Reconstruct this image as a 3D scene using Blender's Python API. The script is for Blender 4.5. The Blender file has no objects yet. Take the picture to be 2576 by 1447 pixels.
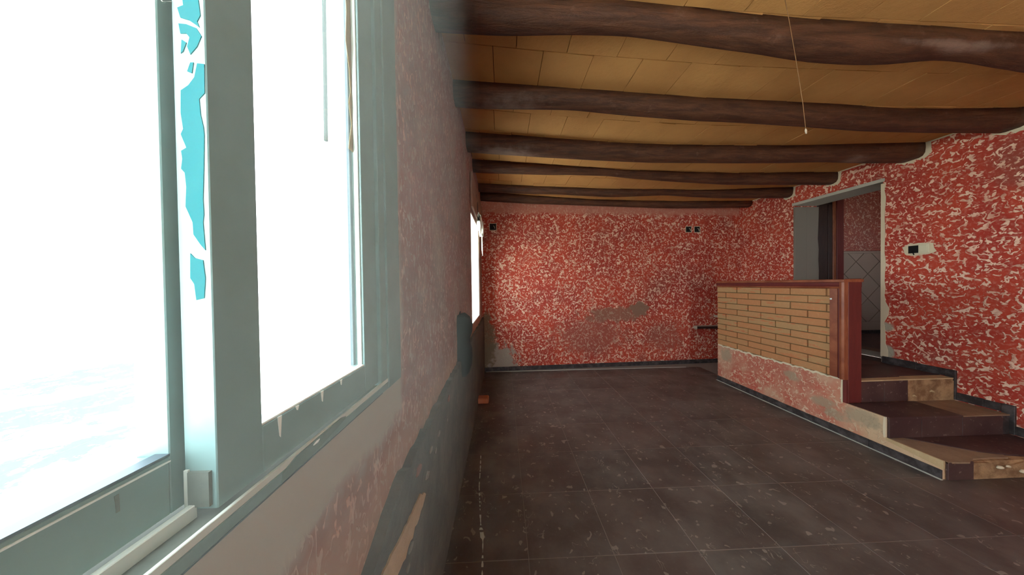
import bpy, bmesh, math, random
import numpy as np
from mathutils import Matrix, Vector
random.seed(7)
S = bpy.context.scene
C = S.collection

# ------------------------------------------------------------------ camera
YAW, PITCH, ROLL = math.radians(1.94), math.radians(-0.7), math.radians(0.8)
F = Vector((math.sin(YAW) * math.cos(PITCH), math.cos(YAW) * math.cos(PITCH), math.sin(PITCH)))
R0 = Vector((math.cos(YAW), -math.sin(YAW), 0)); U0 = R0.cross(F)
RR = math.cos(ROLL) * R0 - math.sin(ROLL) * U0
UU = math.sin(ROLL) * R0 + math.cos(ROLL) * U0
cam = bpy.data.cameras.new('camera'); cam.sensor_width = 36; cam.sensor_fit = 'HORIZONTAL'
cam.lens = 680.0 / 2576 * 36; cam.clip_start = 0.01
camo = bpy.data.objects.new('camera', cam); C.objects.link(camo)
camo.matrix_world = Matrix(((RR.x, UU.x, -F.x, 0), (RR.y, UU.y, -F.y, 0), (RR.z, UU.z, -F.z, 1.5), (0, 0, 0, 1)))
S.camera = camo

# ------------------------------------------------------------------ sky, sun, exposure
W = bpy.data.worlds.new('overcast_sky'); S.world = W; W.use_nodes = True
bg = W.node_tree.nodes['Background']
bg.inputs[0].default_value = (0.90, 0.97, 1.0, 1); bg.inputs[1].default_value = 1.0
sun = bpy.data.lights.new('sun', 'SUN'); sun.energy = 3.0; sun.angle = math.radians(2); sun.color = (1.0, 0.93, 0.82)
suno = bpy.data.objects.new('sun', sun); C.objects.link(suno)
suno.rotation_euler = Vector((-.22, -.55, -.8)).to_track_quat('-Z', 'Y').to_euler()
def portal(x, y0, y1, z0, z1, axis='x'):
    l = bpy.data.lights.new('window_portal', 'AREA'); l.shape = 'RECTANGLE'; l.size = y1 - y0; l.size_y = z1 - z0
    l.cycles.is_portal = True
    o = bpy.data.objects.new('window_portal', l); C.objects.link(o)
    if axis == 'x':
        o.location = (x, (y0 + y1) / 2, (z0 + z1) / 2)
        o.rotation_euler = (math.pi / 2, 0, -math.pi / 2)
    else:
        o.location = ((y0 + y1) / 2, x, (z0 + z1) / 2)
        o.rotation_euler = (math.pi / 2, 0, math.pi)
    return o
portal(-0.70, -.62, .94, 1.185, 2.78)
portal(-0.70, 3.15, 4.10, 1.03, 2.35)
portal(-0.70, -2.4, -1.0, 1.185, 2.35)  # for the added window behind the camera
portal(1.98, 5.6, 6.3, 2.0, 2.3, 'y')  # for the added hall opening, out of view
portal(-3.6, 1.5, 2.3, .02, 2.1, 'y')  # for the added opening in the back wall
S.view_settings.view_transform = 'Standard'; S.view_settings.look = 'None'
S.view_settings.gamma = 1; S.view_settings.use_curve_mapping = False
S.view_settings.exposure = 4.25
S.cycles.max_bounces = 10; S.cycles.diffuse_bounces = 6; S.cycles.transparent_max_bounces = 16
S.cycles.use_denoising = True; S.cycles.sample_clamp_indirect = 6.0
S.cycles.caustics_reflective = False; S.cycles.caustics_refractive = False

# ------------------------------------------------------------------ helpers: materials
def lin(r, g, b):
    f = lambda c: (c / 255 / 12.92) if c / 255 <= .04045 else ((c / 255 + .055) / 1.055) ** 2.4
    return (f(r), f(g), f(b), 1)
class M:
    """small node-graph builder around one Principled BSDF"""
    def __init__(s, name, rough=.8, col=None, spec=.3, metal=0):
        s.m = bpy.data.materials.new(name); s.m.use_nodes = True
        s.t = s.m.node_tree; s.b = s.t.nodes['Principled BSDF']
        s.b.inputs['Roughness'].default_value = rough
        s.b.inputs['Specular IOR Level'].default_value = spec
        s.b.inputs['Metallic'].default_value = metal
        if col: s.b.inputs['Base Color'].default_value = col
        g = s.t.nodes.new('ShaderNodeNewGeometry'); s.pos = g.outputs['Position']
    def put(s, sock, v):
        if hasattr(v, 'is_linked'): s.t.links.new(v, sock)
        else: sock.default_value = v
    def scale(s, v, vec=None):
        n = s.t.nodes.new('ShaderNodeVectorMath'); n.operation = 'MULTIPLY'
        s.put(n.inputs[0], vec or s.pos); n.inputs[1].default_value = v; return n.outputs[0]
    def noise(s, sc, detail=2, rough=.5, dist=0, vec=None, off=0):
        v = vec or s.pos
        if off:
            a = s.t.nodes.new('ShaderNodeVectorMath'); a.operation = 'ADD'
            s.put(a.inputs[0], v); a.inputs[1].default_value = (off, off * .7, off * 1.3); v = a.outputs[0]
        n = s.t.nodes.new('ShaderNodeTexNoise'); s.put(n.inputs['Vector'], v)
        n.inputs['Scale'].default_value = sc; n.inputs['Detail'].default_value = detail
        n.inputs['Roughness'].default_value = rough; n.inputs['Distortion'].default_value = dist
        return n.outputs['Fac']
    def math(s, op, a, b=0, c=0):
        n = s.t.nodes.new('ShaderNodeMath'); n.operation = op
        s.put(n.inputs[0], a); s.put(n.inputs[1], b)
        if op in ('MULTIPLY_ADD', 'COMPARE'): s.put(n.inputs[2], c)
        return n.outputs[0]
    def step(s, v, a, b):
        n = s.t.nodes.new('ShaderNodeMapRange'); n.interpolation_type = 'SMOOTHSTEP'
        s.put(n.inputs[0], v); n.inputs[1].default_value = a; n.inputs[2].default_value = b
        n.inputs[3].default_value = 0; n.inputs[4].default_value = 1
        if a > b:
            n.inputs[1].default_value = b; n.inputs[2].default_value = a
            n.inputs[3].default_value = 1; n.inputs[4].default_value = 0
        return n.outputs[0]
    def mix(s, f, a, b):
        n = s.t.nodes.new('ShaderNodeMix'); n.data_type = 'RGBA'
        s.put(n.inputs[0], f); s.put(n.inputs[6], a); s.put(n.inputs[7], b); return n.outputs[2]
    def sep(s):
        n = s.t.nodes.new('ShaderNodeSeparateXYZ'); s.put(n.inputs[0], s.pos); return n.outputs
    def rnd(s):
        n = s.t.nodes.new('ShaderNodeObjectInfo'); return n.outputs['Random']
    def blob(s, p, r, soft=.5, wob=.12, sc=7):
        """irregular spot round a point of the surface (wear that has a shape of its own)"""
        n = s.t.nodes.new('ShaderNodeVectorMath'); n.operation = 'SUBTRACT'; s.put(n.inputs[0], s.pos); n.inputs[1].default_value = p
        d = s.t.nodes.new('ShaderNodeVectorMath'); d.operation = 'DIVIDE'; s.put(d.inputs[0], n.outputs[0]); d.inputs[1].default_value = r
        l = s.t.nodes.new('ShaderNodeVectorMath'); l.operation = 'LENGTH'; s.put(l.inputs[0], d.outputs[0])
        k = s.math('ADD', l.outputs['Value'], s.math('MULTIPLY', s.math('SUBTRACT', s.noise(sc, 4, .6), .5), wob * 10))
        return s.step(k, 1 + soft / 2, 1 - soft / 2)
    def color(s, c): s.put(s.b.inputs['Base Color'], c); return s
    def rough(s, v): s.put(s.b.inputs['Roughness'], v); return s
    def bump(s, h, dist=.01, strength=.5):
        n = s.t.nodes.new('ShaderNodeBump'); s.put(n.inputs['Height'], h)
        n.inputs['Distance'].default_value = dist; n.inputs['Strength'].default_value = strength
        s.t.links.new(n.outputs[0], s.b.inputs['Normal']); return s

RED_A, RED_B, RED_C = lin(188, 68, 48), lin(170, 56, 44), lin(152, 72, 60)
CREAM = lin(240, 204, 180)
def sponge(m, cream=CREAM, amount=0., vec=None, sc=17, red=(RED_A, RED_B, RED_C), thick=0.):
    """red paint rolled over cream trowelled plaster: the raised squiggles stay cream"""
    n1 = m.noise(sc, 1, .4, .55, vec=vec)
    ridge = m.math('ABSOLUTE', m.math('SUBTRACT', n1, .5))
    line = m.step(ridge, .052 + thick, .028 + thick)
    gate = m.step(m.noise(sc * 1.35, .5, .5, .2, vec=vec, off=13), .50 - amount, .54 - amount)
    squig = m.math('MULTIPLY', line, gate)
    blob = m.step(m.noise(sc * 1.5, 1, .5, .9, vec=vec, off=31), .64 - amount, .67 - amount)
    mask = m.math('MAXIMUM', squig, blob)
    fine = m.noise(70, 3, .7)
    mask = m.math('MULTIPLY', mask, m.step(fine, .2, .48))
    red_c = m.mix(m.step(m.noise(2.2, 3, .6, off=5), .4, .62), red[0], red[1])
    red_c = m.mix(m.step(m.noise(1.1, 3, .65, off=9), .52, .72), red_c, red[2])
    red_c = m.mix(m.math('MULTIPLY', m.step(m.noise(sc * 2.2, 3, .6, off=3), .45, .8), .25), red_c, cream)
    cr = m.mix(m.step(m.noise(9, 3, .6, off=21), .4, .7), cream, lin(205, 150, 128))
    return m.mix(mask, red_c, cr), mask

GREYPL, BEIGE = lin(150, 138, 120), lin(196, 170, 134)
# far wall
m = M('sponged_red_plaster_far', .85); c, k = sponge(m, amount=.018, sc=17.5, thick=.012)
x, y, z = m.sep()
top = m.math('ADD', z, m.math('MULTIPLY', m.noise(5, 4, .6), .22))
c = m.mix(m.math('MULTIPLY', m.step(top, 2.79, 2.87), .8), c, lin(198, 132, 112))
for p, r, sft, col, a in [((2.45, 4.85, 1.02), (.17, 1, .12), .3, lin(135, 106, 88), .95), ((2.0, 4.8, .93), (.55, 1, .12), .5, lin(140, 104, 86), .75),
                       ((1.55, 4.8, .55), (.6, 1, .3), .8, lin(150, 92, 78), .6), ((-.28, 4.7, .15), (.5, 1, .36), .35, lin(168, 160, 146), .95),
                       ((-.36, 4.7, .5), (.22, 1, .5), .5, lin(120, 105, 84), .9), ((2.9, 4.8, .5), (.35, 1, .25), .9, lin(150, 95, 80), .5)]:
    c = m.mix(m.math('MULTIPLY', m.blob(p, r, sft, .2, 9), a), c, col)
m.color(c); m.bump(k, .006, .6); MAT_FAR = m.m
# right wall
m = M('sponged_red_plaster_right', .85); c, k = sponge(m, amount=.006, sc=17.5, thick=.018)
for p, r in [((4.4, 3.0, .95), (1, .10, .06)), ((4.4, 2.96, .66), (1, .08, .09))]:
    c = m.mix(m.blob(p, r, .4), c, lin(170, 160, 142))
m.color(c); m.bump(k, .006, .6); MAT_RIGHT = m.m
# left wall: the same paint, worn and greyed to imitate lens glare, with mortar round the window frame
m = M('glare_greyed_plaster_left', .9); c, k = sponge(m, cream=lin(172, 142, 126), amount=.02, vec=m.scale((1, 1.5, .6)), sc=24, red=(lin(148, 84, 76), lin(136, 86, 78), lin(148, 112, 98)))
x, y, z = m.sep()
wob = m.math('MULTIPLY', m.math('SUBTRACT', m.noise(4, 4, .6), .5), .25)
mort = m.math('MULTIPLY', m.step(m.math('ADD', z, wob), 1.0, 1.08), m.step(m.math('ADD', y, m.math('MULTIPLY', wob, .3)), 1.0, .93))
c = m.mix(m.math('MULTIPLY', m.step(m.noise(2.5, 4, .6, off=4), .45, .7), .55), c, lin(160, 138, 118))
low = m.step(m.math('ADD', z, wob), 1.08, .9)
c = m.mix(m.math('MULTIPLY', low, .55), c, lin(176, 138, 104))
c = m.mix(mort, c, lin(168, 160, 146))
m.color(c); m.bump(m.math('MULTIPLY', k, m.math('SUBTRACT', 1, mort)), .003, .35); MAT_LEFT = m.m
# washed plinth of the half wall and stairs
m = M('washed_red_plinth', .9); c, k = sponge(m, amount=.01, cream=lin(216, 184, 158), red=(lin(186, 92, 74), lin(178, 104, 86), lin(196, 150, 126)))
x, y, z = m.sep()
c = m.mix(m.math('MULTIPLY', m.step(m.noise(2.4, 4, .6, off=2), .42, .66), .75), c, lin(202, 166, 138))
c = m.mix(m.math('MULTIPLY', m.step(m.math('ADD', y, m.math('MULTIPLY', m.noise(6, 3), .5)), 2.85, 2.45), .7), c, lin(205, 182, 146))
for p, r in [((3.26, 2.33, .24), (1, .14, .07)), ((3.26, 2.95, .42), (1, .08, .05)), ((3.26, 3.85, .42), (1, .08, .1)), ((3.26, 2.65, .25), (1, .1, .05)), ((3.26, 2.55, .17), (1, .1, .05))]:
    c = m.mix(m.math('MULTIPLY', m.blob(p, r, .7, .2, 14), .75), c, lin(160, 146, 122))
m.color(c); m.bump(k, .005, .6); MAT_PLINTH = m.m
MAT_MORTAR = M('cream_mortar', .95).color(lin(214, 200, 172)).m
m = M('broken_concrete', .95); m.color(m.mix(m.step(m.noise(9, 4, .65), .35, .65), lin(176, 142, 104), lin(126, 94, 66)))
m.bump(m.noise(30, 4, .7), .02, .7); MAT_CONC = m.m
m = M('beige_screed', .95); m.color(m.mix(m.step(m.noise(6, 4, .65), .3, .7), lin(150, 124, 98), lin(132, 106, 84)))
m.bump(m.noise(60, 3, .7), .004, .5); MAT_SCREED = m.m
# dark floor tiles with pale fossil-like flecks
m = M('dark_fossil_tile', .32, spec=.4)
base = m.mix(m.step(m.noise(3.0, 4, .6), .35, .7), lin(70, 63, 60), lin(99, 93, 88))
base = m.mix(m.math('MULTIPLY', m.rnd(), .35), base, lin(96, 74, 66))
base = m.mix(m.math('MULTIPLY', m.step(m.noise(45, 3, .7), .5, .8), .3), base, lin(110, 98, 90))
v = m.scale((1, .75, 1))
r1 = m.math('ABSOLUTE', m.math('SUBTRACT', m.noise(27, 0, .5, 1.0, vec=v), .5))
fl = m.math('MULTIPLY', m.step(r1, .030, .012), m.step(m.noise(15, 0, .5, off=7), .66, .70))
fl2 = m.step(m.noise(26, 0, .5, .6, off=17), .76, .79)
fl = m.math('MAXIMUM', fl, fl2)
m.color(m.mix(m.math('MULTIPLY', fl, .42), base, lin(168, 158, 146)))
m.rough(m.math('ADD', .26, m.math('MULTIPLY', m.noise(7, 4, .6), .3))); m.bump(m.noise(25, 3, .6), .003, .25); MAT_TILE = m.m
MAT_GROUT = M('pale_grout', .9).color(lin(128, 116, 108)).m
m = M('stair_tile', .45, spec=.35); b = m.mix(m.step(m.noise(4, 4, .6), .35, .7), lin(66, 46, 46), lin(84, 62, 58))
m.color(m.mix(m.math('MULTIPLY', m.step(m.noise(28, 2, .6, .5), .64, .7), .5), b, lin(150, 130, 120))); MAT_STILE = m.m
m = M('dark_skirting', .5); m.color(m.mix(m.step(m.noise(12, 4, .7), .4, .7), lin(52, 46, 46), lin(84, 78, 78))); MAT_SKIRT = m.m
# ceiling tiles painted ochre
m = M('ochre_painted_tile', .8); b = m.mix(m.step(m.noise(2, 4, .6), .35, .7), lin(204, 153, 92), lin(188, 138, 82))
b = m.mix(m.math('MULTIPLY', m.rnd(), .25), b, lin(184, 132, 76)); m.color(b)
m.bump(m.noise(35, 4, .7), .006, .5); MAT_OCHRE = m.m
MAT_JOINT = M('ochre_joint', .95).color(lin(84, 56, 30)).m
# log beams
m = M('dark_stained_log', .55, spec=.35); v = m.scale((1.2, 9, 9))
b = m.mix(m.step(m.noise(3, 5, .65, .4, vec=v), .35, .7), lin(66, 41, 30), lin(98, 63, 45))
b = m.mix(m.math('MULTIPLY', m.step(m.noise(9, 4, .7, off=8), .6, .78), .35), b, lin(140, 112, 96))
for p, r in [((.12, 2.2, 2.93), (.30, .12, .05)), ((.2, 2.92, 2.92), (.45, .12, .05)), ((3.75, 2.82, 2.78), (.14, .1, .04)), ((2.5, 1.5, 2.83), (.4, .06, .02))]:  # pale dust and glints of window light painted into the log colour
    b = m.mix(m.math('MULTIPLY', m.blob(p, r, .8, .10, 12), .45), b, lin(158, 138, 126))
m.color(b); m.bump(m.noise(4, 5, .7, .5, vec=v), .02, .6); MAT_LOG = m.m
# thin bricks
m = M('thin_orange_brick', .85)
b = m.mix(m.rnd(), lin(182, 126, 84), lin(174, 138, 96))
v = m.scale((1, 2.2, 14)); core = m.step(m.noise(2.4, 3, .6, .3, vec=v), .52, .66)
b = m.mix(m.math('MULTIPLY', m.math('MULTIPLY', core, m.rnd()), .8), b, lin(196, 98, 60))
m.color(m.mix(m.math('MULTIPLY', m.step(m.noise(40, 3, .7), .5, .8), .3), b, lin(206, 168, 122))); m.bump(m.noise(50, 4, .7), .004, .5); MAT_BRICK = m.m
MAT_BJOINT = M('olive_brick_mortar', .95).color(lin(112, 92, 62)).m
def wood(name, a, b2, rough=.4):
    m = M(name, rough, spec=.45); v = m.scale((6, 1.2, 1.2))
    m.color(m.mix(m.step(m.noise(5, 5, .65, .6, vec=v), .3, .7), a, b2)); m.bump(m.noise(9, 4, .6, vec=v), .003, .3); return m.m
MAT_TRIM = wood('red_brown_varnished_wood', lin(122, 62, 40), lin(156, 92, 62))
MAT_POST = wood('dark_red_painted_wood', lin(94, 36, 33), lin(106, 42, 38), .5)
MAT_DARKWOOD = wood('dark_brown_door_wood', lin(50, 32, 28), lin(60, 40, 34), .5)
MAT_LINTEL = wood('grey_brown_old_board', lin(168, 132, 112), lin(140, 108, 90), .8)
# window
m = M('grey_coated_aluminium', .42, spec=.4); m.color(m.mix(m.step(m.noise(5, 4, .6), .35, .7), lin(106, 134, 134), lin(98, 122, 118))); MAT_ALU = m.m
MAT_ALU_L = M('pale_aluminium', .45).color(lin(196, 204, 196)).m
m = M('dusty_track', .8); m.color(m.mix(m.noise(30, 4, .7), lin(66, 76, 72), lin(104, 108, 100))); MAT_TRACK = m.m
MAT_GASKET = M('dark_gasket', .6).color(lin(58, 72, 82)).m
MAT_FILM = M('turquoise_film', .9, spec=0).color((.014, .115, .13, 1)).m
m = M('faded_slot_cover', .7); m.color(m.mix(m.noise(40, 3), lin(86, 108, 106), lin(98, 116, 110))); MAT_SLOT = m.m
MAT_SHRED = M('white_plastic_shred', .6).color(lin(226, 232, 226)).m
def glass_mat():
    mt = bpy.data.materials.new('clear_window_glass'); mt.use_nodes = True; t = mt.node_tree
    for n in list(t.nodes): t.nodes.remove(n)
    o = t.nodes.new('ShaderNodeOutputMaterial'); mx = t.nodes.new('ShaderNodeMixShader')
    a = t.nodes.new('ShaderNodeBsdfTransparent'); g = t.nodes.new('ShaderNodeBsdfGlossy'); g.inputs['Roughness'].default_value = .02
    a.inputs[0].default_value = (.96, .985, .98, 1)
    mx.inputs[0].default_value = .06
    t.links.new(a.outputs[0], mx.inputs[1]); t.links.new(g.outputs[0], mx.inputs[2]); t.links.new(mx.outputs[0], o.inputs[0]); return mt
MAT_GLASS = glass_mat()
MAT_WHITEPL = M('white_plaster_reveal', .9).color(lin(226, 224, 214)).m
MAT_GREYPAINT = M('grey_painted_reveal', .8).color(lin(130, 120, 110)).m
MAT_LINT = M('grey_lintel_plaster', .9).color(lin(182, 180, 168)).m
m = M('hall_tile', .35, spec=.4); m.color(m.mix(m.math('MULTIPLY', m.rnd(), .4), lin(158, 140, 128), lin(146, 130, 118))); MAT_HTILE = m.m
MAT_HJOINT = M('hall_tile_joint', .9).color(lin(98, 82, 74)).m
m = M('hall_sponged_paint', .85); c, k = sponge(m, cream=lin(196, 164, 150), amount=.0, sc=22, red=(lin(158, 84, 74), lin(150, 84, 74), lin(150, 90, 80))); m.color(c); MAT_HALLP = m.m
MAT_BLACK = M('black_cavity', .9).color(lin(24, 20, 20)).m
MAT_PLATE = M('cream_plastic', .4).color(lin(214, 208, 180)).m
MAT_CLOTH = M('white_cloth', .9).color(lin(236, 238, 226)).m
m = M('black_cloth', .95); m.color(m.mix(m.noise(12, 3), lin(20, 22, 24), lin(34, 36, 38))); MAT_BCLOTH = m.m
m = M('damp_dark_dado', .85); b = m.mix(m.step(m.noise(5, 5, .65), .35, .7), lin(70, 58, 47), lin(92, 78, 63))
m.color(m.mix(m.math('MULTIPLY', m.step(m.noise(9, 4, .7, off=3), .62, .76), .6), b, lin(128, 104, 92))); m.bump(m.noise(20, 4, .7), .01, .6); MAT_DADO = m.m
m = M('bare_beige_plaster', .95); m.color(m.mix(m.noise(14, 4, .7), lin(206, 182, 142), lin(170, 144, 108))); m.bump(m.noise(40, 4, .7), .01, .7); MAT_BEIGE = m.m
MAT_TERRA = M('terracotta', .9).color(lin(178, 104, 72)).m
MAT_CHIP = M('dull_chip', .95).color(lin(120, 110, 98)).m
MAT_TERRA2 = M('dull_red_chip', .95).color(lin(128, 84, 68)).m
MAT_DUST = M('plaster_dust', .95).color(lin(190, 196, 188)).m
m = M('sunlit_pale_ground', .95, spec=0)
c = m.mix(m.step(m.noise(4.5, 5, .7), .4, .6), lin(196, 200, 196), lin(170, 176, 170))
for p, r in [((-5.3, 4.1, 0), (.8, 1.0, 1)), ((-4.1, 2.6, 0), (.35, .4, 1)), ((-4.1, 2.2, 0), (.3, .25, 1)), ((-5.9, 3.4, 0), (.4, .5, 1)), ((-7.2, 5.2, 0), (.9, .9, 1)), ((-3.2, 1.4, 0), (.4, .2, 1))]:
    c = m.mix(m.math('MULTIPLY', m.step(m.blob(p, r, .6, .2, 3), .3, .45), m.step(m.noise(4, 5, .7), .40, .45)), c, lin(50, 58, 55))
m.color(c); MAT_GROUND = m.m
MAT_CORD = M('ochre_cord', .8).color(lin(128, 92, 62)).m
MAT_TAPE = M('beige_masking_tape', .9).color(lin(150, 130, 96)).m
MAT_METALG = M('grey_cable', .9, spec=0).color(lin(60, 66, 65)).m
MAT_STONE = M('pale_shelf_stone', .6).color(lin(176, 160, 142)).m

# ------------------------------------------------------------------ helpers: geometry
LOC = {}
def tag(o, label=None, cat=None, group=None, kind=None):
    if label: o['label'] = label
    if cat: o['category'] = cat
    if group: o['group'] = group
    if kind: o['kind'] = kind
    return o
def empty(name, loc, **k):
    o = bpy.data.objects.new(name, None); o.location = loc; o.empty_display_size = .1
    C.objects.link(o); LOC[o] = Vector(loc); return tag(o, **k)
def mk(name, verts, faces, mat, parent=None, origin=None, smooth=False, **k):
    """one mesh object from world-space vertices"""
    org = Vector(origin) if origin is not None else (LOC[parent] if parent is not None else Vector((0, 0, 0)))
    base = LOC[parent] if parent is not None else Vector((0, 0, 0))
    me = bpy.data.meshes.new(name)
    me.from_pydata([tuple(Vector(v) - org) for v in verts], [], faces)
    me.materials.append(mat)
    bm = bmesh.new(); bm.from_mesh(me); bmesh.ops.recalc_face_normals(bm, faces=bm.faces); bm.to_mesh(me); bm.free()
    if smooth:
        for p in me.polygons: p.use_smooth = True
    o = bpy.data.objects.new(name, me); C.objects.link(o); o.location = org - base
    if parent is not None: o.parent = parent
    LOC[o] = org
    return tag(o, **k)
BF = [(0, 1, 3, 2), (4, 6, 7, 5), (0, 4, 5, 1), (2, 3, 7, 6), (0, 2, 6, 4), (1, 5, 7, 3)]
def bxv(x0, x1, y0, y1, z0, z1):
    return [(x, y, z) for x in (x0, x1) for y in (y0, y1) for z in (z0, z1)]
def boxes(name, bl, mat, parent=None, bev=0, **k):
    V, Fc = [], []
    for b in bl:
        n = len(V); V += bxv(*b); Fc += [tuple(i + n for i in f) for f in BF]
    o = mk(name, V, Fc, mat, parent, **k)
    if bev:
        bm = bmesh.new(); bm.from_mesh(o.data)
        bmesh.ops.bevel(bm, geom=list(bm.edges), offset=bev, segments=1, affect='EDGES', clamp_overlap=True)
        bm.to_mesh(o.data); bm.free()
    return o
def base_of(b): return ((b[0] + b[1]) / 2, (b[2] + b[3]) / 2, b[4])
def prism(name, poly, axis, a, b, mat, parent=None, **k):
    """polygon (2-D, in the two other axes in order) extruded along axis from a to b"""
    n = len(poly); V = []
    for t in (a, b):
        for p in poly:
            q = list(p); q.insert(axis, t); V.append(tuple(q))
    Fc = [tuple(range(n)), tuple(range(n, 2 * n))] + [(i, (i + 1) % n, n + (i + 1) % n, n + i) for i in range(n)]
    return mk(name, V, Fc, mat, parent, **k)
def tube(name, pts, r, mat, parent=None, seg=8, **k):
    V, Fc = [], []; n = len(pts)
    for i, p in enumerate(pts):
        p = Vector(p); t = Vector(pts[min(i + 1, n - 1)]) - Vector(pts[max(i - 1, 0)]); t.normalize()
        a = t.orthogonal().normalized() if abs(t.z) > .99 or True else None
        a = t.cross(Vector((0.3, 1, 0.1))).normalized(); b = t.cross(a)
        rr = r[i] if isinstance(r, (list, tuple)) else r
        for j in range(seg):
            w = 2 * math.pi * j / seg; V.append(tuple(p + (a * math.cos(w) + b * math.sin(w)) * rr))
    for i in range(n - 1):
        for j in range(seg):
            Fc.append((i * seg + j, i * seg + (j + 1) % seg, (i + 1) * seg + (j + 1) % seg, (i + 1) * seg + j))
    Fc += [tuple(range(seg)), tuple(range((n - 1) * seg, n * seg))]
    return mk(name, V, Fc, mat, parent, smooth=True, **k)
def zc(x): return float(np.interp(x, [-.36, .5, 1.6, 3.0, 4.4, 6.6], [3.07, 3.0, 2.935, 2.905, 2.91, 2.91]))
def fy(x): return 4.66 + (x + .36) / 4.76 * .22           # the far wall's inner face

XL, XR, YB = -.36, 4.40, -3.3
# ------------------------------------------------------------------ room shell
floor = boxes('floor', [(XL - .3, XR, YB, 5.0, -.12, -.0015)], MAT_GROUT, kind='structure')
FT = boxes('floor_tile', [(-.2358, .2358, -.2308, .2308, -.012, 0)], MAT_TILE, floor, bev=.0015)
first = True
for i in range(-1, 10):
    for j in range(-4, 8):
        x0, y0 = .12 + .474 * (i - 0) , 1.452 + .464 * j
        cx, cy = x0 + .237, y0 + .232
        if cx > XR + .1 or cy > 4.75: continue
        xa, xb = max(x0, XL), min(x0 + .474, XR); ya, yb = y0, min(y0 + .464, 4.64)
        if x0 >= 3.2 and y0 > 1.9: continue
        full = (xb - xa > .473 and yb - ya > .463)
        if full:
            o = FT if first else FT.copy()
            if not first: C.objects.link(o)
            first = False
            o.location = (cx, cy, random.uniform(-.0008, .0002))
        else:
            boxes('floor_tile', [(xa + .0022, xb - .0022, ya + .0022, yb - .0022, -.012, 0)], MAT_TILE, floor, bev=.0015)
for x0 in (3.438, 3.912):   # the row of cut tiles in front of the stairs
    pass

def wall_boxes_x(x0, x1, ya, yb, z0, z1, holes):
    """wall slab normal to X with rectangular holes (y0,y1,z0,z1)"""
    out, y = [], ya
    for h in sorted(holes):
        out.append((x0, x1, y, h[0], z0, z1))
        if h[2] > z0: out.append((x0, x1, h[0], h[1], z0, h[2]))
        out.append((x0, x1, h[0], h[1], h[3], z1)); y = h[1]
    out.append((x0, x1, y, yb, z0, z1)); return out
wl = boxes('wall_left', wall_boxes_x(XL - .12, XL, YB, 5.0, -.1, 3.3, [(-2.4, -1.0, 1.185, 2.35), (-.62, .94, 1.185, 2.78), (3.15, 4.10, 1.03, 2.35)]), MAT_LEFT, kind='structure')
wr = boxes('wall_right', wall_boxes_x(XR, XR + .37, YB, 5.2, -.1, 3.3, [(2.985, 3.95, -.1, 2.655)]), MAT_RIGHT, kind='structure')
prism('wall_far', [(XL - .3, fy(XL - .3)), (XR + .4, fy(XR + .4)), (XR + .4, 5.3), (XL - .3, 5.3)], 2, -.1, 3.3, MAT_FAR, kind='structure')
boxes('wall_back', [(XL - .3, 1.5, YB - .25, YB, -.1, 3.3), (2.3, XR + .37, YB - .25, YB, -.1, 3.3), (1.5, 2.3, YB - .25, YB, 2.1, 3.3), (1.5, 2.3, YB - .25, YB, -.1, .02)], MAT_RIGHT, kind='structure')  # unseen opening added here to let in fill light
# ceiling deck above the painted tiles
cx_ = [-.66, -.36, .5, 1.6, 3.0, 4.4, 4.77]
poly = [(x, zc(x) + .016) for x in cx_] + [(4.77, 3.35), (-.66, 3.35)]
ceil = prism('ceiling', [(x, z) for x, z in poly], 1, YB - .2, 5.2, MAT_JOINT, kind='structure')
rows = [-1.05, -.74, -.43, -.12, .19, .50, .82, 1.12, 1.43, 1.77, 2.11, 2.42, 2.74, 3.06, 3.38, 3.70, 4.03, 4.33, 4.60, 4.88]
for r in range(len(rows) - 1):
    y0, y1 = rows[r], rows[r + 1]
    off = (.0 if r % 2 else .16) + random.uniform(-.03, .03)
    xs = [XL] + [XL + off + .33 * i for i in range(0, 16)] + [XR]
    xs = [x for x in xs if XL <= x <= XR]; xs = sorted(set(round(x, 3) for x in xs))
    for a, b in zip(xs[:-1], xs[1:]):
        if b - a < .02: continue
        g = .0022; d = random.uniform(-.005, .003); d2 = random.uniform(-.005, .003)
        aa, bb, ya, yb = a + g, b - g, y0 + g, y1 - g
        bot = [(aa, ya, zc(aa) + d), (bb, ya, zc(bb) + d2), (bb, yb, zc(bb) + d2 * .5), (aa, yb, zc(aa) + d * .5)]
        topv = [(p[0], p[1], zc(p[0]) + .020) for p in bot]
        mk('ceiling_tile', bot + topv, [(0, 1, 2, 3), (4, 5, 6, 7), (0, 1, 5, 4), (1, 2, 6, 5), (2, 3, 7, 6), (3, 0, 4, 7)], MAT_OCHRE, ceil)

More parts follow.
